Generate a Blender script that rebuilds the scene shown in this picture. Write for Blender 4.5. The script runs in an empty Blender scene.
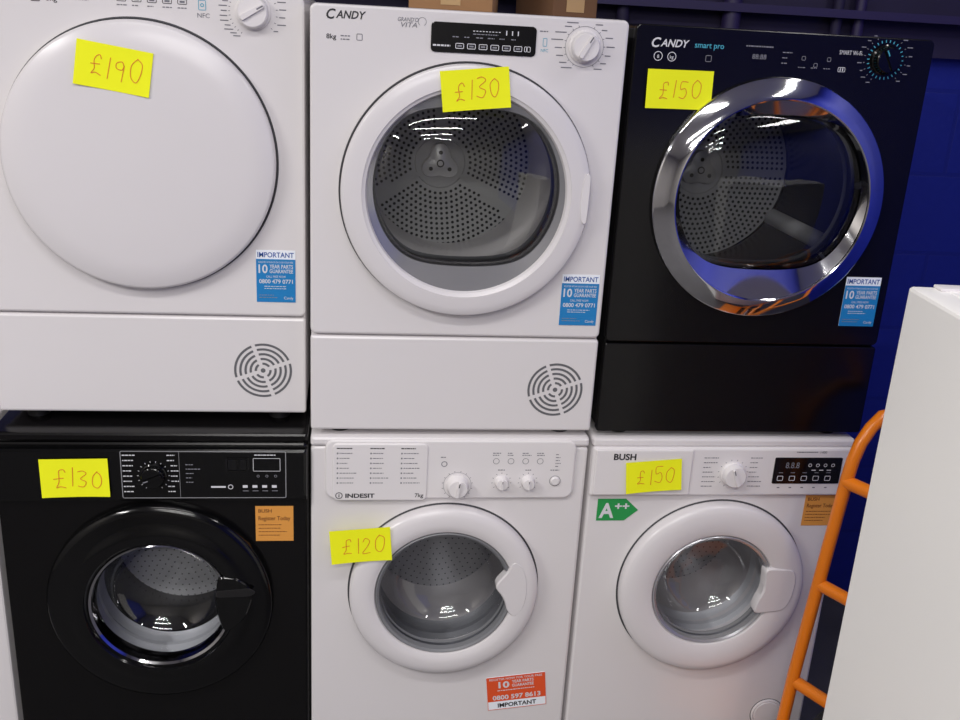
import bpy, math, random
from mathutils import Vector, Matrix
random.seed(7)
S=bpy.context.scene
S.view_settings.view_transform='Standard'
S.view_settings.look='None'
COL=bpy.context.collection

# ------------------------------------------------------------ materials
def lin(c):
    return tuple(((v/255)/12.92 if v/255<=0.04045 else (((v/255)+0.055)/1.055)**2.4) for v in c)
def mat(name,rgb,rough=0.4,metal=0.0,coat=0.0,var=0.04,scale=30.0,bump=0.0,spec=0.5,bscale=200):
    m=bpy.data.materials.new(name);m.use_nodes=True
    nt=m.node_tree;b=nt.nodes['Principled BSDF']
    c=lin(rgb)
    tc=nt.nodes.new('ShaderNodeTexCoord');nz=nt.nodes.new('ShaderNodeTexNoise');nz.inputs['Scale'].default_value=scale
    nt.links.new(tc.outputs['Object'],nz.inputs['Vector'])
    mr=nt.nodes.new('ShaderNodeMapRange');mr.inputs['To Min'].default_value=1-var;mr.inputs['To Max'].default_value=1+var
    nt.links.new(nz.outputs[0],mr.inputs['Value'])
    mx=nt.nodes.new('ShaderNodeVectorMath');mx.operation='SCALE';mx.inputs[0].default_value=c
    nt.links.new(mr.outputs[0],mx.inputs['Scale']);nt.links.new(mx.outputs[0],b.inputs['Base Color'])
    b.inputs['Roughness'].default_value=rough;b.inputs['Metallic'].default_value=metal
    b.inputs['Coat Weight'].default_value=coat;b.inputs['Coat Roughness'].default_value=0.05
    b.inputs['Specular IOR Level'].default_value=spec
    if bump:
        n2=nt.nodes.new('ShaderNodeTexNoise');n2.inputs['Scale'].default_value=bscale
        nt.links.new(tc.outputs['Object'],n2.inputs['Vector'])
        bp=nt.nodes.new('ShaderNodeBump');bp.inputs['Strength'].default_value=bump;bp.inputs['Distance'].default_value=0.002
        nt.links.new(n2.outputs[0],bp.inputs['Height']);nt.links.new(bp.outputs[0],b.inputs['Normal'])
    return m
def glassmat(name,tint,refl=0.09,rough=0.02):
    m=bpy.data.materials.new(name);m.use_nodes=True;nt=m.node_tree;nt.nodes.clear()
    o=nt.nodes.new('ShaderNodeOutputMaterial');t=nt.nodes.new('ShaderNodeBsdfTransparent');g=nt.nodes.new('ShaderNodeBsdfGlossy')
    t.inputs[0].default_value=(*tint,1);g.inputs['Roughness'].default_value=rough
    lw=nt.nodes.new('ShaderNodeFresnel');lw.inputs[0].default_value=1.5
    ad=nt.nodes.new('ShaderNodeMath');ad.operation='MULTIPLY_ADD';ad.inputs[1].default_value=0.95;ad.inputs[2].default_value=refl
    ad.use_clamp=True
    mx=nt.nodes.new('ShaderNodeMixShader')
    nt.links.new(lw.outputs[0],ad.inputs[0]);nt.links.new(ad.outputs[0],mx.inputs[0])
    nt.links.new(t.outputs[0],mx.inputs[1]);nt.links.new(g.outputs[0],mx.inputs[2]);nt.links.new(mx.outputs[0],o.inputs[0])
    return m
WHITE=mat("white_enamel",(220,216,217),0.24,var=0.012,scale=3)
WHITE2=mat("white_plastic",(224,220,221),0.32,var=0.01,scale=4)
WHITE3=mat("white_door_plastic",(217,213,215),0.25,var=0.01,scale=4)
FRIDGEW=mat("clean_white_enamel",(246,244,241),0.35,var=0.01,scale=2)
BLACK=mat("black_enamel",(9,8,9),0.22,var=0.05,scale=5,spec=.35)
BLACKG=mat("black_gloss_plastic",(8,8,9),0.13,var=0.05,scale=5,spec=.4)
BLACKM=mat("black_matt_plastic",(20,19,20),0.5)
DISPLAY=mat("display_black",(12,12,14),0.12)
CHROME=mat("chrome",(215,215,218),0.07,metal=1,var=0.02)
SILVER=mat("silver_plastic",(185,186,190),0.25,metal=0.6,var=0.03)
RIMG=mat("grey_rim_plastic",(158,158,162),0.18,metal=0.5,var=0.03)
STEEL=mat("drum_steel",(238,238,240),0.3,metal=0.15,var=0.06,scale=15)
STEELD=mat("drum_steel_dull",(175,175,178),0.28,metal=0.5,var=0.06,scale=15)
DRUMG=mat("drum_grey",(205,205,205),0.3,metal=0.3,var=0.05,scale=10)
DRUMD=mat("drum_mid_grey",(172,172,172),0.4,metal=0.1,var=0.05,scale=10)
HOLE=mat("hole_black",(10,10,11),0.8)
HOLE2=mat("hole_dark_grey",(52,52,56),0.8)
GAP=mat("gap_dark",(60,60,64),0.7)
SLOT=mat("vent_slot_grey",(98,98,102),0.7)
RUBBER=mat("pale_grey_rubber",(195,196,200),0.35,var=0.05)
RUBBERM=mat("mid_grey_rubber",(118,119,123),0.4,var=0.05)
GLASS=glassmat("door_glass",(0.91,0.92,0.92),0.03)
GLASSD=glassmat("dark_door_glass",(0.80,0.81,0.83),0.02)
BOWL=glassmat("glass_bowl",(0.90,0.91,0.93),0.06)
YEL=mat("fluorescent_yellow_paper",(242,245,10),0.8,var=0.02)
INK=mat("orange_red_ink",(218,112,34),0.7)
BLUEST=mat("blue_sticker",(25,125,190),0.45,var=0.02)
WHITEST=mat("white_paper",(240,245,252),0.5)
BLUETX=mat("blue_print",(30,80,160),0.5)
REDST=mat("red_orange_sticker",(226,84,40),0.45)
ORST=mat("orange_sticker",(220,152,70),0.5,var=0.04)
BROWNTX=mat("brown_print",(110,60,25),0.6)
GREENST=mat("green_print",(35,150,75),0.5)
TXTB=mat("black_print",(30,30,36),0.5)
TXTG=mat("grey_print",(110,110,118),0.5)
TXTW=mat("white_print",(215,215,220),0.5)
TXTWD=mat("dim_white_print",(130,130,138),0.5)
TEAL=mat("teal_print",(70,165,190),0.5)
ORANGE=mat("orange_powder_coat",(240,130,20),0.3,coat=0.3,var=0.04)
TYRE=mat("tyre_rubber",(25,25,26),0.7)
CARD=mat("cardboard",(150,112,76),0.85,var=0.15,scale=12)
CARD2=mat("dark_cardboard",(105,74,50),0.85,var=0.1,scale=12)
TAPE=mat("parcel_tape",(180,148,104),0.3)
PURP=mat("dark_indigo",(30,22,58),0.7,var=0.25,scale=6)
PURP2=mat("purple_pipe_paint",(42,33,74),0.5,var=0.1,scale=6)
CEILM=mat("ceiling_paint",(205,203,198),0.8)
REARM=mat("rear_wall_paint",(150,146,140),0.8,var=0.1,scale=2)

def blockwall(name,rgb):
    m=bpy.data.materials.new(name);m.use_nodes=True;nt=m.node_tree;b=nt.nodes['Principled BSDF']
    tc=nt.nodes.new('ShaderNodeTexCoord');sp=nt.nodes.new('ShaderNodeSeparateXYZ');cb=nt.nodes.new('ShaderNodeCombineXYZ')
    ad=nt.nodes.new('ShaderNodeMath');ad.operation='ADD'
    nt.links.new(tc.outputs['Object'],sp.inputs[0]);nt.links.new(sp.outputs[0],ad.inputs[0]);nt.links.new(sp.outputs[1],ad.inputs[1])
    nt.links.new(ad.outputs[0],cb.inputs[0]);nt.links.new(sp.outputs[2],cb.inputs[1])
    br=nt.nodes.new('ShaderNodeTexBrick');br.inputs['Scale'].default_value=1
    br.inputs['Brick Width'].default_value=0.44;br.inputs['Row Height'].default_value=0.225;br.inputs['Mortar Size'].default_value=0.006
    c=lin(rgb)
    br.inputs['Color1'].default_value=(*c,1);br.inputs['Color2'].default_value=(c[0]*.92,c[1]*.92,c[2]*.94,1);br.inputs['Mortar'].default_value=(c[0]*.82,c[1]*.82,c[2]*.85,1)
    nt.links.new(cb.outputs[0],br.inputs['Vector']);nt.links.new(br.outputs['Color'],b.inputs['Base Color'])
    nz=nt.nodes.new('ShaderNodeTexNoise');nz.inputs['Scale'].default_value=60;nt.links.new(tc.outputs['Object'],nz.inputs['Vector'])
    sb=nt.nodes.new('ShaderNodeMath');sb.operation='SUBTRACT';nt.links.new(nz.outputs[0],sb.inputs[0]);nt.links.new(br.outputs['Fac'],sb.inputs[1])
    bp=nt.nodes.new('ShaderNodeBump');bp.inputs['Strength'].default_value=0.3;bp.inputs['Distance'].default_value=0.003
    nt.links.new(sb.outputs[0],bp.inputs['Height']);nt.links.new(bp.outputs[0],b.inputs['Normal'])
    b.inputs['Roughness'].default_value=0.45
    return m
BLUEW=blockwall("blue_painted_blocks",(22,35,132))
BLUEW2=blockwall("lit_blue_painted_blocks",(34,52,190))  # wall blue with stronger light put into its colour, for the chrome ring's reflection
FLOORM=mat("concrete_floor",(72,70,72),0.6,var=0.25,scale=4,bump=0.3,bscale=60)

# ------------------------------------------------------------ mesh builder
def rrect(x0,x1,z0,z1,r=0.0,ne=14,na=5):
    pts=[];r=max(r,1e-5)
    cs=[(x1-r,z0+r,-90),(x1-r,z1-r,0),(x0+r,z1-r,90),(x0+r,z0+r,180)]
    for k,(cx,cz,a0) in enumerate(cs):
        for i in range(na+1):
            a=math.radians(a0+90*i/na);pts.append((cx+r*math.cos(a),cz+r*math.sin(a)))
        nx=cs[(k+1)%4];a=math.radians(nx[2]);e=(nx[0]+r*math.cos(a),nx[1]+r*math.sin(a));s=pts[-1]
        for i in range(1,ne):
            t=i/ne;pts.append((s[0]+(e[0]-s[0])*t,s[1]+(e[1]-s[1])*t))
    return pts
def clipshape(c,p=8):
    def f(x,z,r):
        if r<1e-6:return x,z
        k=abs(z)/(c*r);return x,z/(1+k**p)**(1/p)
    return f
def smoothloop(P,k=5):
    n=len(P);Q=[];P=[Vector(p) for p in P]
    for i in range(n):
        p0,p1,p2,p3=P[i-1],P[i],P[(i+1)%n],P[(i+2)%n]
        for j in range(k):
            t=j/k;v=0.5*((2*p1)+(p2-p0)*t+(2*p0-5*p1+4*p2-p3)*t*t+(3*p1-p0-3*p2+p3)*t**3);Q.append((v.x,v.y))
    return Q
def roundcorners(P,r,k=4):
    n=len(P);Q=[]
    for i in range(n):
        a,b,c=Vector(P[i-1]),Vector(P[i]),Vector(P[(i+1)%n])
        u=(a-b);v=(c-b);d=min(r,u.length*.45,v.length*.45);p=b+u.normalized()*d;q=b+v.normalized()*d
        for j in range(k+1):
            t=j/k;w=p*(1-t)**2+b*2*t*(1-t)+q*t*t;Q.append((w.x,w.y))
    return Q
class MB:
    def __init__(s): s.v=[];s.f=[];s.fm=[];s.mats=[];s.sm=[]
    def mi(s,m):
        if m not in s.mats:s.mats.append(m)
        return s.mats.index(m)
    def add(s,vs,fs,m,smooth=False):
        o=len(s.v);s.v+=[tuple(v) for v in vs];k=s.mi(m)
        for f in fs:
            s.f.append(tuple(i+o for i in f));s.fm.append(k);s.sm.append(smooth)
    def lathe(s,cx,cz,prof,m,seg=96,shape=None,smooth=True,a0=0,a1=360):
        full=(a1-a0)>=360;n=seg if full else seg+1
        vs=[]
        for r,y in prof:
            for i in range(n):
                a=math.radians(a0+(a1-a0)*i/seg);x,z=r*math.cos(a),r*math.sin(a)
                if shape:x,z=shape(x,z,r)
                vs.append((cx+x,y,cz+z))
        fs=[]
        for j in range(len(prof)-1):
            for i in range(seg):
                i2=(i+1)%n
                fs.append((j*n+i,j*n+i2,(j+1)*n+i2,(j+1)*n+i))
        s.add(vs,fs,m,smooth)
    def loops(s,lps,m,cap=True,smooth=True):
        n=len(lps[0]);vs=[p for l in lps for p in l];fs=[]
        for j in range(len(lps)-1):
            for i in range(n):
                i2=(i+1)%n;fs.append((j*n+i,j*n+i2,(j+1)*n+i2,(j+1)*n+i))
        s.add(vs,fs,m,smooth)
        if cap:
            s.add(lps[-1],[tuple(range(n))],m,False)
    def plate(s,x0,x1,z0,z1,yb,yf,m,bev=0.003,rad=0.004,hole=None,back=False):
        L=[]
        for ins,y in ((0,yb),(0,yf+bev),(bev*.3,yf+bev*.3),(bev,yf)):
            L.append([(x,y,z) for x,z in rrect(x0+ins,x1-ins,z0+ins,z1-ins,max(rad-ins,0.0005))])
        if hole:
            cx,cz,r=hole
            H=[];B=[]
            for x,y,z in L[-1]:
                a=math.atan2(z-cz,x-cx);H.append((cx+r*math.cos(a),yf,cz+r*math.sin(a)));B.append((cx+r*math.cos(a),yb,cz+r*math.sin(a)))
            s.loops(L,m,cap=False);s.loops([L[-1],H],m,cap=False,smooth=False);s.loops([H,B],m,cap=False)
        else: s.loops(L,m,cap=True)
        if back: s.add(L[0],[tuple(range(len(L[0])))],m)
    def poly(s,pts,yb,yf,m,bev=0.002,soft=False):
        cx=sum(p[0] for p in pts)/len(pts);cz=sum(p[1] for p in pts)/len(pts)
        def ins(d):
            o=[]
            for x,z in pts:
                l=math.hypot(x-cx,z-cz) or 1;o.append((x-(x-cx)/l*d,z-(z-cz)/l*d))
            return o
        if soft:
            L=[[(x,yb,z) for x,z in pts]]
            for k in range(1,6):
                a=k/5*math.pi/2;L.append([(x,yf+bev*(1-math.sin(a)),z) for x,z in ins(bev*(1-math.cos(a)))])
            s.loops(L,m)
        else: s.loops([[(x,yb,z) for x,z in pts],[(x,yf+bev,z) for x,z in pts],[(x,yf,z) for x,z in ins(bev)]],m)
    def rect(s,x0,x1,z0,z1,y,m):
        s.add([(x0,y,z0),(x1,y,z0),(x1,y,z1),(x0,y,z1)],[(0,1,2,3)],m)
    def frame(s,x0,x1,z0,z1,y,m,w=0.0008,r=0.002):
        a=rrect(x0,x1,z0,z1,r,1,3);b=rrect(x0+w,x1-w,z0+w,z1-w,max(r-w,.0003),1,3)
        s.loops([[(x,y,z) for x,z in a],[(x,y,z) for x,z in b]],m,cap=False)
    def box(s,x0,x1,y0,y1,z0,z1,m):
        vs=[(x,y,z) for x in(x0,x1) for y in(y0,y1) for z in(z0,z1)]
        s.add(vs,[(0,1,3,2),(4,6,7,5),(0,4,5,1),(2,3,7,6),(0,2,6,4),(1,5,7,3)],m)
    def bbox(s,x0,x1,y0,y1,z0,z1,m,bev=0.004,rad=0.004):
        s.plate(x0,x1,z0,z1,y1,y0,m,bev,rad,back=True)
    def tube(s,path,r,m,seg=14,cap=True):
        P=[Vector(p) for p in path];vs=[];n=len(P)
        t0=(P[1]-P[0]).normalized();u=t0.orthogonal().normalized()
        for i,p in enumerate(P):
            t=(P[min(i+1,n-1)]-P[max(i-1,0)]).normalized()
            u=(u-t*u.dot(t)).normalized();w=t.cross(u)
            for k in range(seg):
                a=2*math.pi*k/seg;vs.append(p+u*r*math.cos(a)+w*r*math.sin(a))
        fs=[(j*seg+k,j*seg+(k+1)%seg,(j+1)*seg+(k+1)%seg,(j+1)*seg+k) for j in range(n-1) for k in range(seg)]
        s.add(vs,fs,m,True)
        if cap:
            s.add(vs[:seg],[tuple(range(seg))],m);s.add(vs[-seg:],[tuple(range(seg))],m)
    def disc(s,cx,cz,r,y,m,seg=12):
        s.add([(cx+r*math.cos(2*math.pi*i/seg),y,cz+r*math.sin(2*math.pi*i/seg)) for i in range(seg)],[tuple(range(seg))],m)
    def ring(s,cx,cz,r0,r1,y,m,seg=40,a0=0,a1=360):
        s.lathe(cx,cz,[(r0,y),(r1,y)],m,seg,smooth=False,a0=a0,a1=a1)
    def text(s,t,x,z,h,y,m,align='LEFT',w=None,bold=0.0,shear=0.0):
        cu=bpy.data.curves.new("t",'FONT');cu.body=t;cu.size=1;cu.resolution_u=3;cu.offset=bold;cu.shear=shear
        ob=bpy.data.objects.new("t",cu);COL.objects.link(ob)
        dg=bpy.context.evaluated_depsgraph_get();me=bpy.data.meshes.new_from_object(ob.evaluated_get(dg))
        xs=[v.co.x for v in me.vertices];zs=[v.co.y for v in me.vertices];x0,x1=min(xs),max(xs);zh=max(zs)
        k=h/zh;kx=k if w is None else w/(x1-x0);W=(x1-x0)*kx
        off={'LEFT':0,'CENTER':-W/2,'RIGHT':-W}[align]
        vs=[(x+off+(v.co.x-x0)*kx,y,z+v.co.y*k) for v in me.vertices]
        s.add(vs,[tuple(p.vertices) for p in me.polygons],m)
        bpy.data.objects.remove(ob);bpy.data.meshes.remove(me);bpy.data.curves.remove(cu)
    def ribbon(s,pts,w,y,m):
        Q=[]
        P=[Vector((p[0],p[1])) for p in pts];n=len(P)
        for i in range(n-1):
            p0,p1,p2,p3=P[max(i-1,0)],P[i],P[i+1],P[min(i+2,n-1)]
            for k in range(5):
                t=k/5;Q.append(0.5*((2*p1)+(p2-p0)*t+(2*p0-5*p1+4*p2-p3)*t*t+(3*p1-p0-3*p2+p3)*t**3))
        Q.append(P[-1]);vs=[]
        for i,q in enumerate(Q):
            d=(Q[min(i+1,len(Q)-1)]-Q[max(i-1,0)])
            if d.length<1e-9:d=Vector((1,0))
            d.normalize();nn=Vector((-d.y,d.x))*w/2
            vs+=[(q.x+nn.x,y,q.y+nn.y),(q.x-nn.x,y,q.y-nn.y)]
        s.add(vs,[(2*i,2*i+1,2*i+3,2*i+2) for i in range(len(Q)-1)],m)
    def obj(s,name,parent=None,origin=(0,0,0),label=None,M=None):
        o=Vector(origin);vs=[Vector(v) for v in s.v]
        if M: vs=[M@v for v in vs]
        me=bpy.data.meshes.new(name);me.from_pydata([tuple(v-o) for v in vs],[],s.f)
        for m in s.mats:me.materials.append(m)
        me.polygons.foreach_set('material_index',s.fm);me.polygons.foreach_set('use_smooth',s.sm)
        me.update()
        try: me.set_sharp_from_angle(angle=math.radians(38))
        except Exception: pass
        ob=bpy.data.objects.new(name,me);COL.objects.link(ob)
        if parent:
            ob.parent=parent
        else: ob.location=o
        if label: ob["label"]=label
        return ob
def root(name,loc,label,cat):
    e=bpy.data.objects.new(name,None);e.empty_display_size=0.1;e.location=loc;COL.objects.link(e)
    e["label"]=label;e["category"]=cat;return e

def legend(mb,x,z,w,rows,dz,h,y,m,frac=(0.5,1.0)):
    for i in range(rows):
        L=w*random.uniform(*frac);zz=z-i*dz;xx=x
        while xx<x+L-0.0005:
            k=min(random.uniform(0.0022,0.0065),x+L-xx);mb.rect(xx,xx+k,zz,zz+h,y,m);xx+=k+0.0014
def dial_legend(mb,cx,cz,r,y,m,n=14,a0=-150,a1=150,L=0.018,side=True):
    for i in range(n):
        a=math.radians(90-(a0+(a1-a0)*i/(n-1)));ca,sa=math.cos(a),math.sin(a)
        mb.ribbon([(cx+ca*r,cz+sa*r),(cx+ca*(r+.003),cz+sa*(r+.003))],0.0011,y,m)
        if side and abs(ca)>0.25:
            x0=cx+ca*(r+.006);k=L*random.uniform(.5,1)
            zz=cz+sa*(r+.006)*1.05
            if ca>0: mb.rect(x0,x0+k,zz-.0009,zz+.0009,y,m)
            else: mb.rect(x0-k,x0,zz-.0009,zz+.0009,y,m)
def knob(cx,cz,r,y,depth,m,m2,parent,o,name="selector_knob",ang=30):
    k=MB();k.lathe(cx,cz,[(r*1.12,y),(r*1.12,y-depth*.2),(r*1.02,y-depth*.3),(r*.96,y-depth*.9),(r*.88,y-depth),(r*.0,y-depth*1.02)],m,48)
    a=math.radians(ang);d=Vector((math.cos(a),math.sin(a)));e=Vector((-d.y,d.x))
    pts=[]
    for u,v in((-.8,-.17),(.8,-.12),(.86,0),(.8,.12),(-.8,.17),(-.86,0)):
        p=d*u*r+e*v*r;pts.append((cx+p.x,cz+p.y))
    k.poly(pts,y-depth*.98,y-depth*1.25,m,.0015)
    k.ribbon([(cx+d.x*r*.35,cz+d.y*r*.35),(cx+d.x*r*.8,cz+d.y*r*.8)],r*.09,y-depth*1.27,m2)
    k.obj(name,parent,o)
def candylogo(x,z,h,w,f,m,r,o,label=None):
    b=MB();b.text("C",x,z-h*.12,h*1.3,f,m,w=w*.235,bold=.02,shear=.25)
    b.text("ANDY",x+w*.235,z,h,f,m,w=w*.765,bold=.02,shear=.25);b.obj("brand_logo",r,o,label=label)

GLY={'£':[[(.58,.82),(.48,1),(.3,.95),(.24,.7),(.28,.3),(.12,.03),(.35,.1),(.62,.02)],[(.02,.5),(.5,.53)]],
'1':[[(.22,1),(.2,0)]],
'9':[[(.5,.78),(.38,1),(.12,.88),(.15,.6),(.4,.6),(.5,.82),(.46,0)]],
'0':[[(.3,1),(.08,.7),(.1,.2),(.32,0),(.52,.3),(.5,.8),(.28,1)]],
'3':[[(.06,.92),(.35,1),(.5,.8),(.22,.55),(.52,.35),(.38,.02),(.04,.08)]],
'5':[[(.52,1),(.14,1),(.12,.58),(.4,.62),(.52,.32),(.35,.02),(.05,.1)]],
'2':[[(.05,.8),(.25,1),(.48,.8),(.32,.4),(.05,.04),(.56,.05)]]}
def note(txt,cx,cz,w,h,y,rot,label,tx=0.18,tz=0.26,curl=0.004,th=0.48):
    b=MB();c,s=math.cos(rot),math.sin(rot)
    nx,nz=10,6
    def P(u,v,dy=0):
        yy=y-curl*(abs(u-.5)*2)**2*(1-v)-curl*.4*(1-v)**2+dy
        x=(u-.5)*w;z=(v-.5)*h;return (cx+x*c-z*s,yy,cz+x*s+z*c)
    vs=[P(i/nx,j/nz) for j in range(nz+1) for i in range(nx+1)]
    vs2=[(a,bb+0.0004,d) for a,bb,d in vs];n=len(vs)
    fs=[(j*(nx+1)+i,j*(nx+1)+i+1,(j+1)*(nx+1)+i+1,(j+1)*(nx+1)+i) for j in range(nz) for i in range(nx)]
    b.add(vs,fs,YEL,True);b.add(vs2,fs,YEL,True)
    x=tx
    for ch in txt:
        jz=random.uniform(-.035,.035);sc=random.uniform(.9,1.1)
        for st in GLY[ch]:
            sub=MB();sub.ribbon([(px*sc+random.uniform(-.03,.03)+pz*.06,pz*sc+random.uniform(-.03,.03)) for px,pz in st],0.038,0,INK)
            gv=[P(x+vx*th*h*0.98/w, tz+jz+vz*th,-0.0007) for vx,_,vz in sub.v]
            b.add(gv,sub.f,INK)
        x+=(0.36 if ch=='1' else .68)*th*h*0.98/w+.015
    o=b.obj("price_note",None,(cx,y,cz))
    o["label"]=label;o["category"]="price note"
    return o

def guarantee(x,z,y,parent,o,w=0.078,h=0.108):
    b=MB();b.box(x,x+w,y,y+0.0006,z,z+h,WHITEST)
    f=y-0.0003
    b.rect(x,x+w,z,z+h*.83,f,BLUEST)
    f-=0.0002
    b.text("IMPORTANT",x+w/2,z+h*.865,0.0105,f,BLUETX,'CENTER',w=w*.92,bold=.012)
    b.text("REGISTER WITHIN 30 DAYS FOR YOUR FREE",x+w/2,z+h*.755,0.0036,f,TXTW,'CENTER',w=w*.88)
    b.text("10",x+w*.06,z+h*.565,0.0175,f,TXTW,w=w*.23,bold=.02)
    b.text("YEAR PARTS",x+w*.34,z+h*.655,0.0078,f,TXTW,w=w*.60,bold=.015)
    b.text("GUARANTEE",x+w*.34,z+h*.565,0.0078,f,TXTW,w=w*.60,bold=.015)
    b.text("CALL FREE NOW",x+w*.5,z+h*.475,0.0045,f,TXTW,'CENTER',w=w*.5)
    b.text("0800 479 0771",x+w/2,z+h*.365,0.0085,f,TXTW,'CENTER',w=w*.86,bold=.015)
    legend(b,x+w*.2,z+h*.30,w*.6,2,0.0045,0.0014,f,TXTW,(.7,1))
    legend(b,x+w*.07,z+h*.13,w*.5,2,0.005,0.0014,f,TXTWD,(.7,1))
    b.text("Candy",x+w*.70,z+h*.06,0.0055,f,TXTW,w=w*.24)
    b.obj("guarantee_sticker",parent,o,label="blue and white parts guarantee sticker")
def regsticker(x,z,y,parent,o,w,h):
    b=MB();b.box(x,x+w,y,y+.0006,z,z+h,ORST);f=y-.0004
    b.text("BUSH",x+w*.08,z+h*.82,0.008,f,BROWNTX,w=w*.35,bold=.015)
    b.text("Register Today",x+w*.08,z+h*.60,0.0095,f,BROWNTX,w=w*.84,bold=.008)
    legend(b,x+w*.08,z+h*.46,w*.8,4,h*.1,0.0016,f,BROWNTX,(.6,1))
    b.obj("registration_sticker",parent,o,label="small orange registration sticker")

def vent(cx,cz,y,parent,o,m):
    b=MB()
    b.disc(cx,cz,0.005,y,m,16)
    for r in (.0150,.0255,.0360,.0465,.0570):
        gap=math.degrees(0.0040/r)
        for k in range(4):
            b.ring(cx,cz,r-.0024,r+.0024,y,m,18,a0=20+k*90+gap,a1=20+(k+1)*90-gap)
    b.obj("vent_grille",parent,o)

def drum_back(b,cx,cz,y,R,base,plate,hub,three=True,gap=5,hubr=.17):
    b.lathe(cx,cz,[(R,y),(0.0,y)],base,64)
    for k in range(3 if three else 1):
        a0=90+120*k+gap if three else 0;a1=a0+120-2*gap if three else 360
        b.lathe(cx,cz,[(R*.25,y),(R*.26,y-.004),(R*.93,y-.004),(R*.94,y)],plate,36,a0=a0,a1=a1)
        r=R*.31
        while r<R*.9:
            step=math.degrees(0.0128/r);a=a0+step*.7
            while a<a1-step*.4:
                t=math.radians(a);b.disc(cx+r*math.cos(t),cz+r*math.sin(t),0.0036,y-.005,HOLE,8);a+=step
            r+=.0122
    # three lobed hub
    def lobe(x,z,rr):
        a=math.atan2(z,x);k=1+.22*math.cos(3*(a-math.pi/2));return x*k,z*k
    b.lathe(cx,cz,[(R*hubr,y),(R*(hubr-.01),y-.012),(R*.08,y-.018),(0,y-.018)],hub,60,shape=lobe)
    for k in range(3):
        t=math.radians(90+120*k);b.disc(cx+R*.11*math.cos(t),cz+R*.11*math.sin(t),0.005,y-.0185,HOLE,10)
    b.ring(cx,cz,.006,.009,y-.0185,HOLE,24)

# ------------------------------------------------------------ dryers
def dryer(x0,x1,y,z0,z1,zs,Mb,Mp,label,door,holeR,D=0.58,zfoot=None,bv=.005):
    o=((x0+x1)/2,y+D/2,zfoot if zfoot is not None else z0)
    r=root("tumble_dryer",o,label,"tumble dryer")
    cx,cz,R=door
    b=MB();b.plate(x0+.001,x1-.001,z0+.001,z1-.001,y+D,y+.014,Mb,.004,.012,hole=(cx,cz,holeR) if holeR else None,back=True)
    b.obj("body",r,o)
    f=MB();f.plate(x0,x1,zs+.002,z1,y+.016,y,Mb,bv,.012,hole=(cx,cz,holeR) if holeR else None);f.obj("front_panel",r,o)
    d=MB();d.plate(x0,x1,z0,zs-.002,y+.016,y,Mb,bv,.006);d.obj("lower_panel",r,o)
    for fx in(x0+.06,x1-.06):
        for fy in(y+.05,y+D-.06):
            k=MB();k.lathe(0,0,[(0,0.0005),(.022,0.0005),(.022,z0+.002-o[2]),(0,z0+.002-o[2])],BLACKM,20)
            k.v=[(vx+fx,vz*-1+fy,vy+o[2]) for vx,vy,vz in k.v]
            k.obj("foot",r,o)
    return r,o

# M1
r,o=dryer(-.632,-.012,.05,.881,1.716,1.093,WHITE,WHITE2,"white condenser tumble dryer with a large plain round door",(-.318,1.41,.253),None,zfoot=.857)
y=.05
b=MB();cx,cz=-.3205,1.4065
b.lathe(cx,cz,[(.2580,y-.0005),(.2555,y-.002),(.2535,y-.0005)],GAP,128)
b.lathe(cx,cz,[(.2535,y-.0002),(.2535,y-.018),(.2515,y-.022),(.247,y-.0245),(.20,y-.029),(.12,y-.032),(0,y-.033)],WHITE3,128)
b.obj("door",r,o,label="plain white closed round door")
f=y-.0006
b=MB()
dial_legend(b,-.106,1.684,.042,f,TXTG,n=15,a0=-150,a1=-10,L=.02)
dial_legend(b,-.106,1.684,.042,f,TXTG,n=8,a0=20,a1=130,L=.016)
b.obj("dial_markings",r,o)
b=MB()
b.frame(-.500,-.484,1.682,1.700,f,TXTB,.0014);b.ring(-.492,1.691,.003,.0045,f,TXTB,14);b.text("8kg",-.474,1.684,.010,f,TXTB,w=.02)
legend(b,-.435,1.700,.045,3,.006,.002,f,TXTG)
for i in range(5):
    b.frame(-.350+i*.027,-.333+i*.027,1.690,1.6995,f,TXTB,.0011);b.rect(-.346+i*.027,-.337+i*.027,1.693,1.6965,f,TXTG);legend(b,-.350+i*.027,1.683,.019,1,.004,.0018,f,TXTG)
b.text("NFC",-.207,1.669,.008,f,TXTG,w=.022);b.frame(-.205,-.191,1.682,1.700,f,TEAL,.0012);b.ring(-.198,1.691,.002,.0035,f,TEAL,12)
b.obj("panel_symbols",r,o)
knob(-.106,1.684,.029,y,.022,WHITE2,TXTG,r,o)
guarantee(-.110,1.126,y-.0008,r,o)
vent(-.100,.977,y-.0006,r,o,SLOT)
note("£190",-.356,1.573,.135,.080,y-.0312,math.radians(-8.5),"yellow handwritten price note on plain white dryer door",curl=.003)

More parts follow.
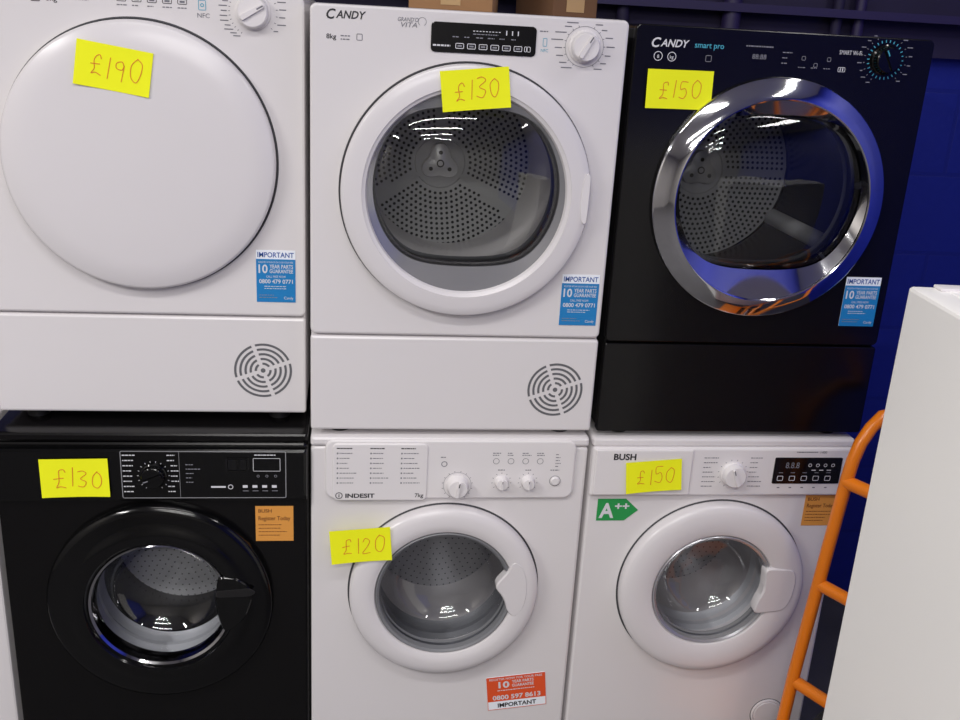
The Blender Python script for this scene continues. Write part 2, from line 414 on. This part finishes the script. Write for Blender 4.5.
# glass doors of the dryers
def glassdoor(r,o,cx,cz,R,rin,gc,gr,clip,y,Mring,Mbez,chrome=False,p=8,gcx=None):
    gcx=cx if gcx is None else gcx
    b=MB()
    if not chrome:
        b.lathe(cx,cz,[(R+.004,y-.0003),(R+.002,y-.003),(R,y-.001)],GAP,128)
        b.lathe(cx,cz,[(R,y-.0005),(R,y-.020),(R-.002,y-.0245),(R-.006,y-.0265),(R-.018,y-.029),(R-.040,y-.030),(rin+.010,y-.0275),(rin+.003,y-.025),(rin,y-.020),(rin,y+.0)],Mring,128)
    else:
        b.lathe(cx,cz,[(R,y-.0005),(R,y-.010),(R-.0015,y-.0125),(R-.004,y-.014),(R-.020,y-.0235),(rin+.006,y-.032),(rin+.003,y-.0325),(rin+.0005,y-.031),(rin,y-.028),(rin,y)],Mring,128)
    b.obj("door_ring",r,o)
    sh=clipshape(clip,p)
    yb=y-.018 if not chrome else y-.028
    z=MB();n=128;A=[];B=[];C=[];E=[]
    for i in range(n):
        a=2*math.pi*i/n;x0,z0=math.cos(a),math.sin(a)
        A.append((cx+rin*x0,yb,cz+rin*z0))
        gx,gz=sh(gr*x0,gr*z0,gr);B.append((gcx+gx,y-.014,gc+gz));C.append((gcx+gx*.985,y-.004,gc+gz*.985));E.append((gcx+gx*.97,y+.02,gc+gz*.97))
    z.loops([A,B],Mbez,cap=False);z.loops([B,C,E],Mbez,cap=False)
    z.obj("window_bezel",r,o)
    g=MB();g.lathe(gcx,gc,[(gr*.99,y-.012),(gr*.95,y-.019),(gr*.85,y-.027),(gr*.68,y-.034),(gr*.45,y-.039),(gr*.2,y-.0415),(0,y-.042)],GLASS if not chrome else GLASSD,96,shape=sh)
    g.obj("door_glass",r,o)
    t=MB();t.lathe(gcx,gc,[(gr*1.0,y+.018),(gr*1.0,y+.05),(gr*.97,y+.055)],RUBBERM,96,shape=sh)
    t.lathe(cx,cz,[(rin,y+.02),(rin,y+.06),(max(rin+.01,.227),y+.065)],RUBBERM,96)
    t.obj("door_seal",r,o)
def ribbed(y0,y1,n,R,d):
    P=[(R,y0)];w=(y1-y0)/n
    for i in range(n):
        a=y0+w*i;P+=[(R,a+w*.45),(R-d,a+w*.6),(R-d,a+w*.85),(R,a+w)]
    return P
r,o=dryer(0,.597,0,.865,1.707,1.0735,WHITE,WHITE2,"white condenser tumble dryer with round glass door",(.300,1.371,.242),.195,zfoot=.85)
y=0
glassdoor(r,o,.302,1.3705,.244,.194,1.381,.183,.88,y,WHITE3,RIMG)
b=MB();b.lathe(.300,1.375,ribbed(.066,.43,5,.228,.010),DRUMG,96)
drum_back(b,.282,1.368,.43,.232,DRUMD,DRUMD,DRUMG)
for k in range(3):
    a=math.radians(-20+120*k);px,pz=.30+.226*math.cos(a),1.375+.226*math.sin(a)
    b.tube([(px,.09,pz),(px,.42,pz)],.024,DRUMG,12)
b.obj("drum",r,o)
b=MB();b.poly(smoothloop([(.532,1.325),(.540,1.33),(.541,1.41),(.533,1.42),(.528,1.40),(.526,1.37),(.528,1.34)]),-.0275,-.0302,WHITE2,.001)
b.obj("door_handle",r,o)
b=MB();b.plate(.222,.420,1.632,1.686,-.0002,-.0025,DISPLAY,.001,.008);f=-.003
for i in range(6):
    b.frame(.268+i*.022,.284+i*.022,1.640,1.650,f,TXTW,.0012);b.rect(.272+i*.022,.280+i*.022,1.6435,1.6465,f,TXTWD)
b.rect(.402,.404,1.640,1.650,f,TXTW);b.frame(.398,.410,1.640,1.650,f,TXTW,.001)
legend(b,.226,1.643,.034,1,.004,.003,f,TXTW,(.9,1))
for i in range(6): legend(b,.262+i*.022,1.660,.014,1,.004,.0018,f,TXTWD)
for i in range(9): b.rect(.300+i*.006,.3035+i*.006,1.672,1.6733,f,TXTW)
legend(b,.300,1.6665,.05,1,.004,.0016,f,TXTWD,(.9,1))
for i in range(3): b.rect(.362+i*.011,.364+i*.011,1.668,1.676,f,TXTW)
b.obj("display",r,o,label="black display strip with white button symbols")
f=-.0006
candylogo(.030,1.6825,.0135,.072,f,TXTB,r,o)
b=MB();b.text("GRAND'O",.160,1.683,.0075,f,TXTG,w=.038,shear=.2);b.text("VITA",.166,1.673,.0085,f,TXTG,w=.03,shear=.2);b.ring(.205,1.684,.007,.0078,f,TXTG,20,a0=-60,a1=240)
b.obj("range_logo",r,o)
b=MB()
b.text("8kg",.030,1.646,.0085,f,TXTB,w=.018,bold=.01)
legend(b,.056,1.651,.018,2,.006,.002,f,TXTG);b.frame(.085,.096,1.645,1.657,f,TXTG,.0012)
b.frame(.433,.441,1.652,1.667,f,TEAL,.001,.002);b.text("NFC",.430,1.642,.0055,f,TEAL,w=.014)
legend(b,.426,1.678,.018,1,.004,.002,f,TXTG)
b.obj("panel_symbols",r,o)
b=MB()
dial_legend(b,.513,1.655,.037,f,TXTG,n=7,a0=25,a1=150,L=.016)
dial_legend(b,.513,1.655,.037,f,TXTG,n=8,a0=-150,a1=-20,L=.024)
b.ring(.513,1.655,.0365,.0372,f,TXTG,48)
b.obj("dial_markings",r,o)
knob(.513,1.655,.027,0,.022,WHITE2,TXTG,r,o,ang=60)
guarantee(.508,1.104,-.0008,r,o)
vent(.512,.960,-.0006,r,o,SLOT)
note("£130",.307,1.570,.129,.074,-.0312,math.radians(6.5),"yellow handwritten price note over white dryer door ring",curl=.003)

# M3
r,o=dryer(.610,1.214,0,.865,1.703,1.068,BLACK,BLACKG,"black tumble dryer with wide chrome door ring",(.916,1.3785,.238),.208,zfoot=.85,bv=.0025)
glassdoor(r,o,.918,1.3765,.243,.200,1.392,.190,.86,y,CHROME,CHROME,chrome=True,p=7)
b=MB();b.lathe(.914,1.38,ribbed(.066,.40,4,.230,.014),DRUMG,96)
drum_back(b,.905,1.38,.40,.23,DRUMD,DRUMD,DRUMD,three=False)
for k in range(3):
    a=math.radians(-30+120*k);px,pz=.914+.226*math.cos(a),1.38+.226*math.sin(a)
    b.tube([(px,.09,pz),(px,.39,pz)],.026,DRUMG,12)
b.obj("drum",r,o)
f=-.0006
candylogo(.643,1.664,.0135,.074,f,TXTW,r,o,"white brand lettering")
b=MB();b.text("smart pro",.728,1.665,.0085,f,TEAL,w=.058,bold=.01);b.text("SMART Wi-Fi",1.020,1.667,.008,f,TXTW,w=.046,bold=.0);b.obj("range_logo",r,o)
b=MB()
for i in range(2):
    b.ring(.658+i*.027,1.646,.0075,.0088,f,TXTW,24);b.text("8" if i==0 else "kg",.658+i*.027,1.6425,.006,f,TXTW,'CENTER')
b.frame(.752,.764,1.640,1.652,f,TXTWD,.001)
legend(b,.830,1.672,.06,1,.004,.0025,f,TXTWD,(.9,1));b.text("88:88",.845,1.650,.009,f,TXTWD)
for j in range(3): legend(b,.905,1.664-j*.010,.02,1,.004,.0018,f,TXTWD)
for i in range(3): b.frame(.945+i*.026,.953+i*.026,1.652-.012*(i%2),1.660-.012*(i%2),f,TXTWD,.001);legend(b,.94+i*.026,1.638,.016,1,.004,.0015,f,TXTWD)
b.frame(1.022,1.037,1.634,1.643,f,TXTW,.001);b.rect(1.026,1.028,1.636,1.641,f,TXTW);b.rect(1.031,1.033,1.636,1.641,f,TXTW)
b.obj("panel_symbols",r,o)
b=MB()
for i in range(26):
    a=2*math.pi*i/26;ca,sa=math.cos(a),math.sin(a)
    b.ribbon([(1.116+ca*.0325,1.661+sa*.0325),(1.116+ca*.0375,1.661+sa*.0375)],.0018,f,TEAL)
dial_legend(b,1.116,1.661,.042,f,TXTWD,n=8,a0=-150,a1=-30,L=.010)
dial_legend(b,1.116,1.661,.042,f,TXTWD,n=6,a0=40,a1=140,L=.012)
b.obj("dial_markings",r,o)
knob(1.116,1.661,.026,0,.02,BLACKG,TEAL,r,o,ang=120)
guarantee(1.118,1.114,-.0008,r,o)
note("£150",.706,1.586,.131,.073,-.004,math.radians(.5),"yellow handwritten price note on black dryer panel",curl=.003)

# ------------------------------------------------------------ washers
def washer(x0,x1,z1,Mb,label,door,holeR,D=.55,y=0):
    o=((x0+x1)/2,y+D/2,0)
    r=root("washing_machine",o,label,"washing machine");cx,cz,R=door
    b=MB();b.plate(x0,x1,0.0,z1-.022,y+D,y,Mb,.006,.01,hole=(cx,cz,holeR),back=True)
    b.obj("body",r,o)
    t=MB();t.bbox(x0-.0005,x1+.0005,y-.004,y+D,z1-.021,z1,Mb,.006,.006);t.obj("worktop",r,o)
    return r,o
def washdoor(r,o,cx,cz,R,rg,y,Mring,Mtrim,prof=None,bowlm=BOWL,trim=True,gasket=RUBBER,dk=STEEL,paddle=RUBBERM):
    b=MB()
    if trim: b.lathe(cx,cz,[(R+.004,y-.0004),(R+.002,y-.002),(R,y-.001)],GAP,112)
    b.lathe(cx,cz,prof or [(R,y-.001),(R,y-.020),(R-.002,y-.025),(R-.006,y-.028),(R-.018,y-.031),(R-.035,y-.0325),(rg+.012,y-.031),(rg+.004,y-.028),(rg,y-.020),(rg-.001,y+.005)],Mring,112)
    b.obj("door_ring",r,o)
    t=MB();t.lathe(cx,cz,[(rg+.001,y-.024),(rg-.002,y-.027),(rg-.007,y-.024),(rg-.010,y-.010),(rg-.012,y+.004)],Mtrim,96);t.obj("window_trim",r,o)
    g=MB();rb=rg-.010;g.lathe(cx,cz,[(rb,y-.012),(rb*.985,y+.008),(rb*.93,y+.02),(rb*.91,y+.045),(rb*.82,y+.065),(rb*.62,y+.08),(rb*.3,y+.088),(0,y+.09)],bowlm,96);g.obj("glass_bowl",r,o)
    s=MB();s.lathe(cx,cz,[(rg+.004,y+.006),(rg+.012,y+.02),(rg+.01,y+.03),(rg-.006,y+.04),(rg-.006,y+.052),(rg+.008,y+.062),(rg+.004,y+.076),(rg-.008,y+.088)],gasket,96);s.obj("door_seal",r,o)
    d=MB();d.lathe(cx,cz,[(rg-.002,y+.09),(.215,y+.10),(.225,y+.12),(.225,y+.26)],dk,72)
    d.lathe(cx,cz,[(.225,y+.26),(.19,y+.268),(.16,y+.262),(.12,y+.27),(.06,y+.262),(0,y+.255)],dk,72)
    rr=.03
    while rr<.21:
        n=int(2*math.pi*rr/.016)
        for i in range(n):
            a=2*math.pi*i/n;d.disc(cx+rr*math.cos(a),cz+rr*math.sin(a),.0019,y+.252,HOLE2,6)
        rr+=.015
    for k in range(3):
        a=math.radians(75+120*k);px,pz=cx+.215*math.cos(a),cz+.215*math.sin(a);d.tube([(px,y+.12,pz),(px,y+.25,pz)],.034,paddle,12)
    d.obj("drum",r,o)

# M4 black washer
r,o=washer(-.640,-.006,.857,BLACK,"black washing machine with gloss black round door",(-.318,.46,.232),.158)
washdoor(r,o,-.320,.460,.238,.151,0,BLACKG,CHROME,prof=[(.238,-.001),(.238,-.014),(.234,-.020),(.222,-.025),(.20,-.025),(.188,-.030),(.17,-.036),(.158,-.035),(.153,-.028),(.151,-.018),(.150,.005)],trim=False,paddle=STEEL)
b=MB();b.poly(roundcorners([(-.196,.535),(-.160,.535),(-.128,.510),(-.124,.480),(-.138,.435),(-.165,.405),(-.186,.398),(-.197,.430),(-.203,.475)],.016,6),-.010,-.0365,BLACKG,.003);b.obj("door_handle",r,o)
b=MB();b.poly(roundcorners([(-.200,.502),(-.128,.508),(-.115,.498),(-.128,.488),(-.200,.486)],.006,5),-.0362,-.0385,BLACKM,.0015);b.obj("handle_recess",r,o)
b=MB();b.plate(-.640,-.006,.704,.826,.0,-.014,BLACKG,.008,.006);b.obj("control_panel",r,o)
f=-.0155
b=MB();b.frame(-.385,-.050,.714,.822,f,SILVER,.0018,.004);b.rect(-.268,-.2672,.716,.820,f,SILVER);b.obj("panel_outline",r,o,label="thin silver outline")
b=MB();dial_legend(b,-.320,.766,.0300,f,TXTW,n=16,a0=-150,a1=150,side=False);b.obj("dial_markings",r,o)
b=MB()
for i in range(8):
    z=.811-i*.0118
    legend(b,-.381,z,.027 if i in(0,1,6,7) else .022,1,.01,.0024,f,TXTW,(.7,1));legend(b,-.286+(0.001 if 1<i<6 else -.006),z,.017,1,.01,.0024,f,TXTW,(.75,1))
b.obj("programme_list",r,o)
b=MB()
b.rect(-.175,-.125,.778,.806,f,DISPLAY);b.frame(-.170,-.150,.778,.804,f,TXTWD,.001);b.frame(-.147,-.130,.778,.804,f,TXTWD,.001)
b.frame(-.118,-.062,.776,.806,f,TXTW,.001)
for i in range(3):b.ring(-.108+i*.018,.765,.002,.003,f,TXTWD,12)
legend(b,-.255,.79,.06,5,.010,.002,f,TXTWD,(.2,.5));legend(b,-.115,.812,.05,1,.004,.0025,f,TXTW,(.9,1))
b.rect(-.205,-.175,.738,.742,f,TXTW);b.ring(-.165,.74,.004,.0055,f,TXTW,16)
for i in range(4):b.rect(-.14+i*.02,-.13+i*.02,.738,.744,f,TXTW);b.rect(-.14+i*.02,-.128+i*.02,.730,.7315,f,TXTWD)
b.obj("panel_symbols",r,o)
knob(-.320,.766,.024,-.014,.018,BLACKG,TXTWD,r,o,ang=200)
regsticker(-.117,.603,-.0008,r,o,.080,.084)
note("£130",-.476,.762,.135,.085,-.018,math.radians(1),"yellow handwritten price note on black washer control panel",curl=.003)

# M5
r,o=washer(0,.597,.850,WHITE,"white washing machine with grey framed round window",(.2953,.480,.212),.160)
washdoor(r,o,.2953,.479,.211,.153,0,WHITE3,RUBBERM,gasket=RUBBERM,dk=STEELD)
b=MB();b.poly(roundcorners([(.478,.520),(.466,.552),(.446,.566),(.436,.540),(.405,.500),(.428,.470),(.438,.434),(.456,.418),(.474,.440),(.482,.480)],.014,6),-.008,-.0331,WHITE3,.003)
b.obj("door_handle",r,o)
b=MB();b.plate(.030,.570,.706,.846,0,-.008,WHITE2,.005,.022);b.obj("control_panel",r,o)
dr=MB();dr.plate(.046,.248,.704,.838,-.004,-.011,WHITE2,.003,.012);dr.obj("detergent_drawer",r,o)
f=-.0115
b=MB();b.ring(.060,.7170,.0060,.0077,f,TXTB,24);b.rect(.0590,.0610,.7130,.7182,f,TXTB);b.rect(.0590,.0610,.7192,.7210,f,TXTB)
b.text("INDESIT",.0735,.7120,.0098,f,TXTB,w=.062,bold=.028);b.obj("brand_logo",r,o)
b=MB()
b.text("7kg",.222,.713,.009,f,TXTB,w=.018,bold=.01)
for cxx in(.055,.125,.190):
    legend(b,cxx,.826,.04,1,.005,.0025,f,TXTB,(.7,.9))
    for i in range(7):
        b.rect(cxx,cxx+.003,.814-i*.0115,.8175-i*.0115,f,TXTG);legend(b,cxx+.006,.815-i*.0115,.04,1,.004,.0018,f,TXTG,(.35,.9))
b.obj("programme_list",r,o)
f=-.0086
b=MB()
for cxx,rr,n in((.409,.019,9),(.467,.019,9)):
    dial_legend(b,cxx,.748,rr,f,TXTG,n=n,a0=-130,a1=130,side=False)
b.ring(.313,.740,.030,.0306,f,TXTG,40);dial_legend(b,.313,.740,.031,f,TXTG,n=14,side=False)
b.obj("dial_markings",r,o)
b=MB()
for i in range(4):
    b.ring(.395+i*.032,.797,.006,.007,f,TXTG,20);legend(b,.387+i*.032,.815,.02,2,.005,.0018,f,TXTG,(.5,1))
b.ring(.283,.79,.005,.0065,f,TXTG,20);legend(b,.275,.805,.02,1,.004,.002,f,TXTG)
legend(b,.40,.775,.02,1,.004,.002,f,TXTG);legend(b,.46,.775,.02,1,.004,.002,f,TXTG);legend(b,.515,.775,.025,1,.004,.002,f,TXTG)
for i in range(5): legend(b,.525,.812-i*.007,.012,1,.004,.0018,f,TXTG)
b.obj("panel_symbols",r,o)
knob(.313,.740,.022,-.008,.024,WHITE2,TXTB,r,o,ang=80)
knob(.409,.748,.0135,-.008,.018,WHITE2,TXTB,r,o,ang=90)
knob(.467,.748,.0135,-.008,.018,WHITE2,TXTB,r,o,ang=90)
b=MB();b.lathe(.527,.750,[(.010,-.008),(.010,-.011),(.008,-.013),(0,-.013)],WHITE2,24);b.ring(.527,.750,.0115,.0125,-.0086,TXTG,24);b.obj("push_button",r,o)
b=MB();w,h=.140,.092
b.box(-w/2,w/2,-.001,-.0002,-h/2,h/2,WHITEST);f=-.0013
b.rect(-w/2+.001,w/2-.001,-h/2+.023,h/2-.001,f,REDST);f=-.0016
b.frame(-w/2,w/2,-h/2,h/2,f,REDST,.0012,.001)
b.text("REGISTER NOW FOR YOUR FREE",0,h/2-.0095,.0058,f,TXTW,'CENTER',w=w*.9,bold=.01)
b.text("10",-w/2+.028,h/2-.0315,.0175,f,TXTW,w=.026,bold=.03)
b.text("YEAR PARTS",-w/2+.060,h/2-.0205,.0078,f,TXTW,w=.052,bold=.02);b.text("GUARANTEE",-w/2+.060,h/2-.0315,.0078,f,TXTW,w=.052,bold=.02)
legend(b,-.045,h/2-.040,.09,1,.005,.0022,f,TXTW,(.95,1))
b.text("0800 597 8613",0,-h/2+.0275,.0125,f,TXTW,'CENTER',w=w*.82,bold=.025)
b.text("IMPORTANT",0,-h/2+.006,.0115,f,TXTB,'CENTER',w=w*.66,bold=.025)
a=math.radians(6);b.v=[(.480+vx*math.cos(a)-vz*math.sin(a),vy,.195+vx*math.sin(a)+vz*math.cos(a)) for vx,vy,vz in b.v]
b.obj("guarantee_sticker",r,o,label="red and white parts guarantee sticker")
note("£120",.108,.609,.130,.079,-.0345,math.radians(4.5),"yellow handwritten price note overlapping white washer door",curl=.003)

# M6
r,o=washer(.606,1.206,.850,WHITE,"white washing machine with black digital display",(.913,.478,.221),.146)
washdoor(r,o,.916,.478,.218,.141,0,WHITE3,SILVER,gasket=RUBBER,dk=STEELD)
b=MB();b.poly(roundcorners([(1.032,.540),(1.104,.536),(1.112,.500),(1.108,.455),(1.092,.424),(1.020,.418),(1.022,.445),(1.036,.480)],.016,6),-.008,-.0345,WHITE3,.004);b.obj("door_handle",r,o)
b=MB();b.plate(.606,1.206,.713,.830,0,-.010,WHITE2,.005,.006);b.obj("control_panel",r,o)
b=MB();b.plate(.612,.832,.717,.827,-.006,-.014,WHITE2,.003,.004);b.obj("detergent_drawer",r,o);f=-.0145
b=MB();b.text("BUSH",.652,.8035,.0145,f,TXTB,w=.050,bold=.03);b.obj("brand_logo",r,o)
b=MB();b.plate(1.022,1.180,.744,.808,-.009,-.012,DISPLAY,.001,.003);f=-.0125
b.text("8.8.8",1.048,.783,.014,f,TXTWD,w=.032)
for i in range(5): b.frame(1.032+i*.028,1.046+i*.028,.752,.764,f,TXTW,.0013);b.rect(1.034+i*.028,1.044+i*.028,.771,.7725,f,TXTWD)
for i in range(4): b.ring(1.105+i*.018,.790,.003,.0042,f,TXTW,14)
for i in range(3): b.rect(1.11+i*.018,1.12+i*.018,.777,.779,f,TXTW)
b.obj("display",r,o,label="black digital display with white symbols")
f=-.0108
b=MB();dial_legend(b,.928,.768,.032,f,TXTG,n=14,side=False);b.obj("dial_markings",r,o)
b=MB()
for i in range(7):
    z=.806-i*.0115
    legend(b,.858,z,.034,1,.004,.0018,f,TXTG,(.5,1));legend(b,.965,z,.034,1,.004,.0018,f,TXTG,(.5,1))
b.obj("programme_list",r,o)
b=MB()
legend(b,1.07,.820,.05,1,.004,.0025,f,TXTG,(.9,1));b.text("1400",1.125,.818,.006,f,TXTG)
for i in range(5): b.rect(1.036+i*.028,1.042+i*.028,.733,.7355,f,TXTG)
b.obj("panel_symbols",r,o)
knob(.928,.768,.026,-.010,.022,WHITE2,TXTG,r,o,ang=110)
b=MB();f=-.0012
pts=[(.630,.648),(.694,.648),(.724,.674),(.694,.702),(.630,.702)]
b.add([(x,-.0004,z) for x,z in pts]+[(x,f,z) for x,z in pts],[(5,6,7,8,9)]+[(i,(i+1)%5,5+(i+1)%5,5+i) for i in range(5)],GREENST);f=-.0016
b.text("A",.635,.656,.036,f,TXTW,w=.034,bold=.03);b.text("++",.670,.675,.016,f,TXTW,w=.033,bold=.03)
b.obj("energy_label",r,o,label="green arrow shaped energy rating label")
regsticker(1.114,.632,-.0008,r,o,.078,.078)
b=MB();b.lathe(1.112,.110,[(.040,-.0004),(.040,-.003),(.037,-.0045),(.034,-.002),(.032,-.004),(0,-.005)],WHITE2,48);b.ring(1.112,.110,.041,.0425,-.0006,GAP,48);b.obj("filter_cover",r,o)
note("£150",.745,.766,.125,.074,-.018,math.radians(4.8),"yellow handwritten price note on white washer drawer",curl=.003)

# neighbouring appliance
o=(-.95,.32,0);r=root("washing_machine",o,"plain white washing machine beside the black washer","washing machine")
b=MB();b.plate(-1.26,-.660,0,.70,.60,.03,WHITE,.005,.008,back=True);b.obj("body",r,o)
b=MB();b.plate(-1.26,-.660,.702,.85,.60,.025,WHITE2,.005,.008,back=True);b.obj("control_panel",r,o)
b=MB();b.lathe(-.96,.46,[(.2,.03),(.2,.0),(.19,-.01),(.14,-.01),(.13,.0),(0,.01)],BLACKG,64);b.obj("door",r,o)

# ------------------------------------------------------------ fridge
M=Matrix.Translation((.898,-.6,0))@Matrix.Rotation(math.radians(-4.0),4,'Z')
o=tuple(M@Vector((.30,-.28,0)))
r=root("fridge",o,"plain white upright fridge with a flat smooth door","fridge")
H=1.360
b=MB();b.bbox(.052,.60,-.56,0,0.0,H-.012,FRIDGEW,.004,.006);b.obj("body",r,o,M=M)
b=MB();b.bbox(.046,.602,-.562,.002,H-.012,H,FRIDGEW,.003,.003);b.obj("top_cover",r,o,M=M)
b=MB();b.plate(-.56,0,.03,H-.001,.046,0.0,FRIDGEW,.006,.006,back=True)
b.v=[(vy,vx,vz) for vx,vy,vz in b.v];b.obj("door",r,o,M=M)
b=MB();b.bbox(.035,.085,-.030,-.006,H-.001,H+.004,WHITE2,.001,.002);b.obj("hinge_cover",r,o,M=M)

# ------------------------------------------------------------ orange hand truck
o=(1.15,-.2,0);r=root("hand_truck",o,"orange tubular steel hand truck standing between washer and fridge","hand truck")
d=Vector((.40,-.917,0));nn=Vector((.917,.40,0))
A0=Vector((1.090,-.115,.06))
tube=[A0,A0+Vector((.012,0,.25)),A0+Vector((.038,0,.60)),A0+Vector((.050,0,.75)),A0+Vector((.056,.002,.79)),A0+Vector((.068,.006,.828)),A0+Vector((.088,.012,.860)),A0+Vector((.114,.02,.884))]
W=.36
top=tube[-1]
loop=[top]
for i in range(1,7):
    a=i/6*math.pi/2;loop.append(top+nn*.04*math.sin(a)+d*.05*(1-math.cos(a)))
end=[p+d*W for p in tube]
loop2=[end[-1]]
for i in range(1,7):
    a=i/6*math.pi/2;loop2.append(end[-1]+nn*.04*math.sin(a)-d*.05*(1-math.cos(a)))
path=tube+loop[1:]+loop2[::-1][:-1]+end[::-1]
b=MB();b.tube(path,.0142,ORANGE,16);b.obj("frame_tube",r,o)
for z in(.292,.548,.800):
    t=(z-.06)/.77;s=A0+Vector((.050*t,0,z-.06))
    b=MB();b.tube([s,s+d*W*.5+nn*.02,s+d*W],.0150,ORANGE,12);b.obj("rung",r,o)
b=MB()
q=[A0-d*.02,A0+d*(W+.02)]
base=[q[0],q[1],q[1]-nn*.20,q[0]-nn*.20]
vs=[(p.x,p.y,.002) for p in base]+[(p.x,p.y,.010) for p in base]
b.add(vs,[(0,1,2,3),(4,5,6,7),(0,1,5,4),(1,2,6,5),(2,3,7,6),(3,0,4,7)],ORANGE)
vs=[(p.x,p.y,z) for z in(.006,.09) for p in(q[0],q[1])]
b.add(vs,[(0,1,3,2)],ORANGE);b.obj("toe_plate",r,o)
b=MB();ax=A0+nn*.09+Vector((0,0,.04));b.tube([ax-d*.0,ax+d*W],.009,STEEL,12)
for s in(A0,A0+d*W): b.tube([s+Vector((0,0,.04)),s+nn*.09+Vector((0,0,.04))],.009,ORANGE,10)
b.obj("axle",r,o)
for s in(.03,W-.07):
    c=A0+nn*.13+Vector((0,0,.04))+d*s;b=MB()
    b.lathe(0,0,[(0,0),(.055,0),(.06,-.002),(.09,-.004),(.1,.006),(.1,.030),(.09,.04),(.06,.038),(0,.036)],TYRE,40)
    b.v=[tuple(Vector((c.x,c.y,.1))+nn*vx+d*vy+Vector((0,0,vz))) for vx,vy,vz in b.v];b.obj("wheel",r,o)

# ------------------------------------------------------------ cardboard on top of dryers
def cardbox(x0,x1,y0,y1,z0,z1,rot,label,cm):
    c=((x0+x1)/2,(y0+y1)/2,z0);r=root("cardboard_box",c,label,"box")
    Mx=Matrix.Translation(c)@Matrix.Rotation(rot,4,'Z')@Matrix.Translation([-k for k in c])
    b=MB();b.bbox(x0,x1,y0,y1,z0,z1,cm,.002,.002);b.obj("carton",r,c,M=Mx)
    b=MB();b.box((x0+x1)/2-.02,(x0+x1)/2+.02,y0-.0012,y0-.0004,z0+.01,z1,TAPE);b.obj("tape_strip",r,c,M=Mx)
cardbox(.205,.375,.18,.40,1.7075,1.83,math.radians(-10),"brown cardboard box lying on top of white dryer",CARD)
cardbox(.462,.562,.22,.44,1.7075,1.80,math.radians(12),"small dark brown cardboard box on top of white dryer",CARD2)

# ------------------------------------------------------------ room
def slab(name,x0,x1,y0,y1,z0,z1,m):
    b=MB();b.box(x0,x1,y0,y1,z0,z1,m);ob=b.obj(name);ob["kind"]="structure";return ob
YF=-7.0
slab("floor",-3.0,2.3,YF,.8,-.1,0,FLOORM)
slab("ceiling",-3.0,2.3,YF,.8,2.9,3.0,CEILM)
slab("wall_back",-3.0,2.3,.70,.8,0,2.9,BLUEW)
slab("wall_right",2.2,2.3,YF,.70,0,2.9,BLUEW2)
slab("wall_left",-3.1,-3.0,YF,.8,0,2.9,REARM)
slab("wall_front",-3.0,2.2,YF-.1,YF,0,2.9,REARM)
slab("trim_1",-3.0,2.2,.66,.699,1.66,2.9,PURP)  # upper wall slab, darker and more purple than the blocks below
slab("trim_2",-3.0,2.2,.60,.66,1.745,1.765,PURP2)
for i,(px,pr) in enumerate(((.74,.016),(1.02,.024),(1.30,.014),(1.36,.014))):
    b=MB();b.tube([(px,.635-pr*.2,1.60),(px,.635-pr*.2,2.9)],pr,PURP2 if i%2 else PURP,14);ob=b.obj("trim_%d"%(i+3));ob["kind"]="structure"

def lamp(x,y,z,lx,ly,p,col):
    L=bpy.data.lights.new("unseen_tube_light",'AREA');L.shape='RECTANGLE';L.size=lx;L.size_y=ly;L.energy=p;L.color=col
    ob=bpy.data.objects.new("unseen_ceiling_tube",L);ob.location=(x,y,z);COL.objects.link(ob)
    b=MB();b.bbox(x-lx/2-.02,x+lx/2+.02,y-ly/2-.02,y+ly/2+.02,z+.01,2.9,WHITE2,.004,.004)
    h=b.obj("unseen_light_fitting",None,(x,y,2.9));h["label"]="white ceiling light fitting out of view, some added as fill";h["category"]="ceiling light"
WARM=(1,.975,.955)
lamp(-.2,-1.4,2.84,1.5,.12,20,WARM)
lamp(-.2,-2.9,2.84,1.5,.12,42,WARM)
lamp(-.2,-4.4,2.84,1.5,.12,50,WARM)  # added out of view for frontal light into the drums
lamp(-.2,-5.9,2.84,1.5,.12,50,WARM)  # second rear fill, added like the one before it
lamp(1.6,-1.0,2.84,.12,1.5,12,WARM)  # added fill by the right wall, lifts its blue
lamp(-2.2,-1.9,2.84,.12,1.5,74,WARM)  # added fill from the left, brightens the fridge door
w=bpy.data.worlds.new("w");S.world=w;w.use_nodes=True;w.node_tree.nodes['Background'].inputs[0].default_value=(.6,.6,.65,1);w.node_tree.nodes['Background'].inputs[1].default_value=.3

# ------------------------------------------------------------ camera
q=[0.0957,-1.9329,1.6981,0.1299,-0.3328,0.0570,991.05]
yy,p,ro=q[3:6]
F=Vector((math.sin(yy)*math.cos(p),math.cos(yy)*math.cos(p),math.sin(p)));Rt=Vector((math.cos(yy),-math.sin(yy),0));U=Rt.cross(F)
c,s=math.cos(ro),math.sin(ro);R2=Rt*c+U*s;U2=U*c-Rt*s
cam=bpy.data.cameras.new("camera");co=bpy.data.objects.new("camera",cam);COL.objects.link(co)
mt=Matrix((R2,U2,-F)).transposed().to_4x4();mt.translation=Vector(q[:3]);co.matrix_world=mt
cam.sensor_fit='HORIZONTAL';cam.sensor_width=36;cam.lens=q[6]*36/960;cam.clip_start=.05
S.camera=co
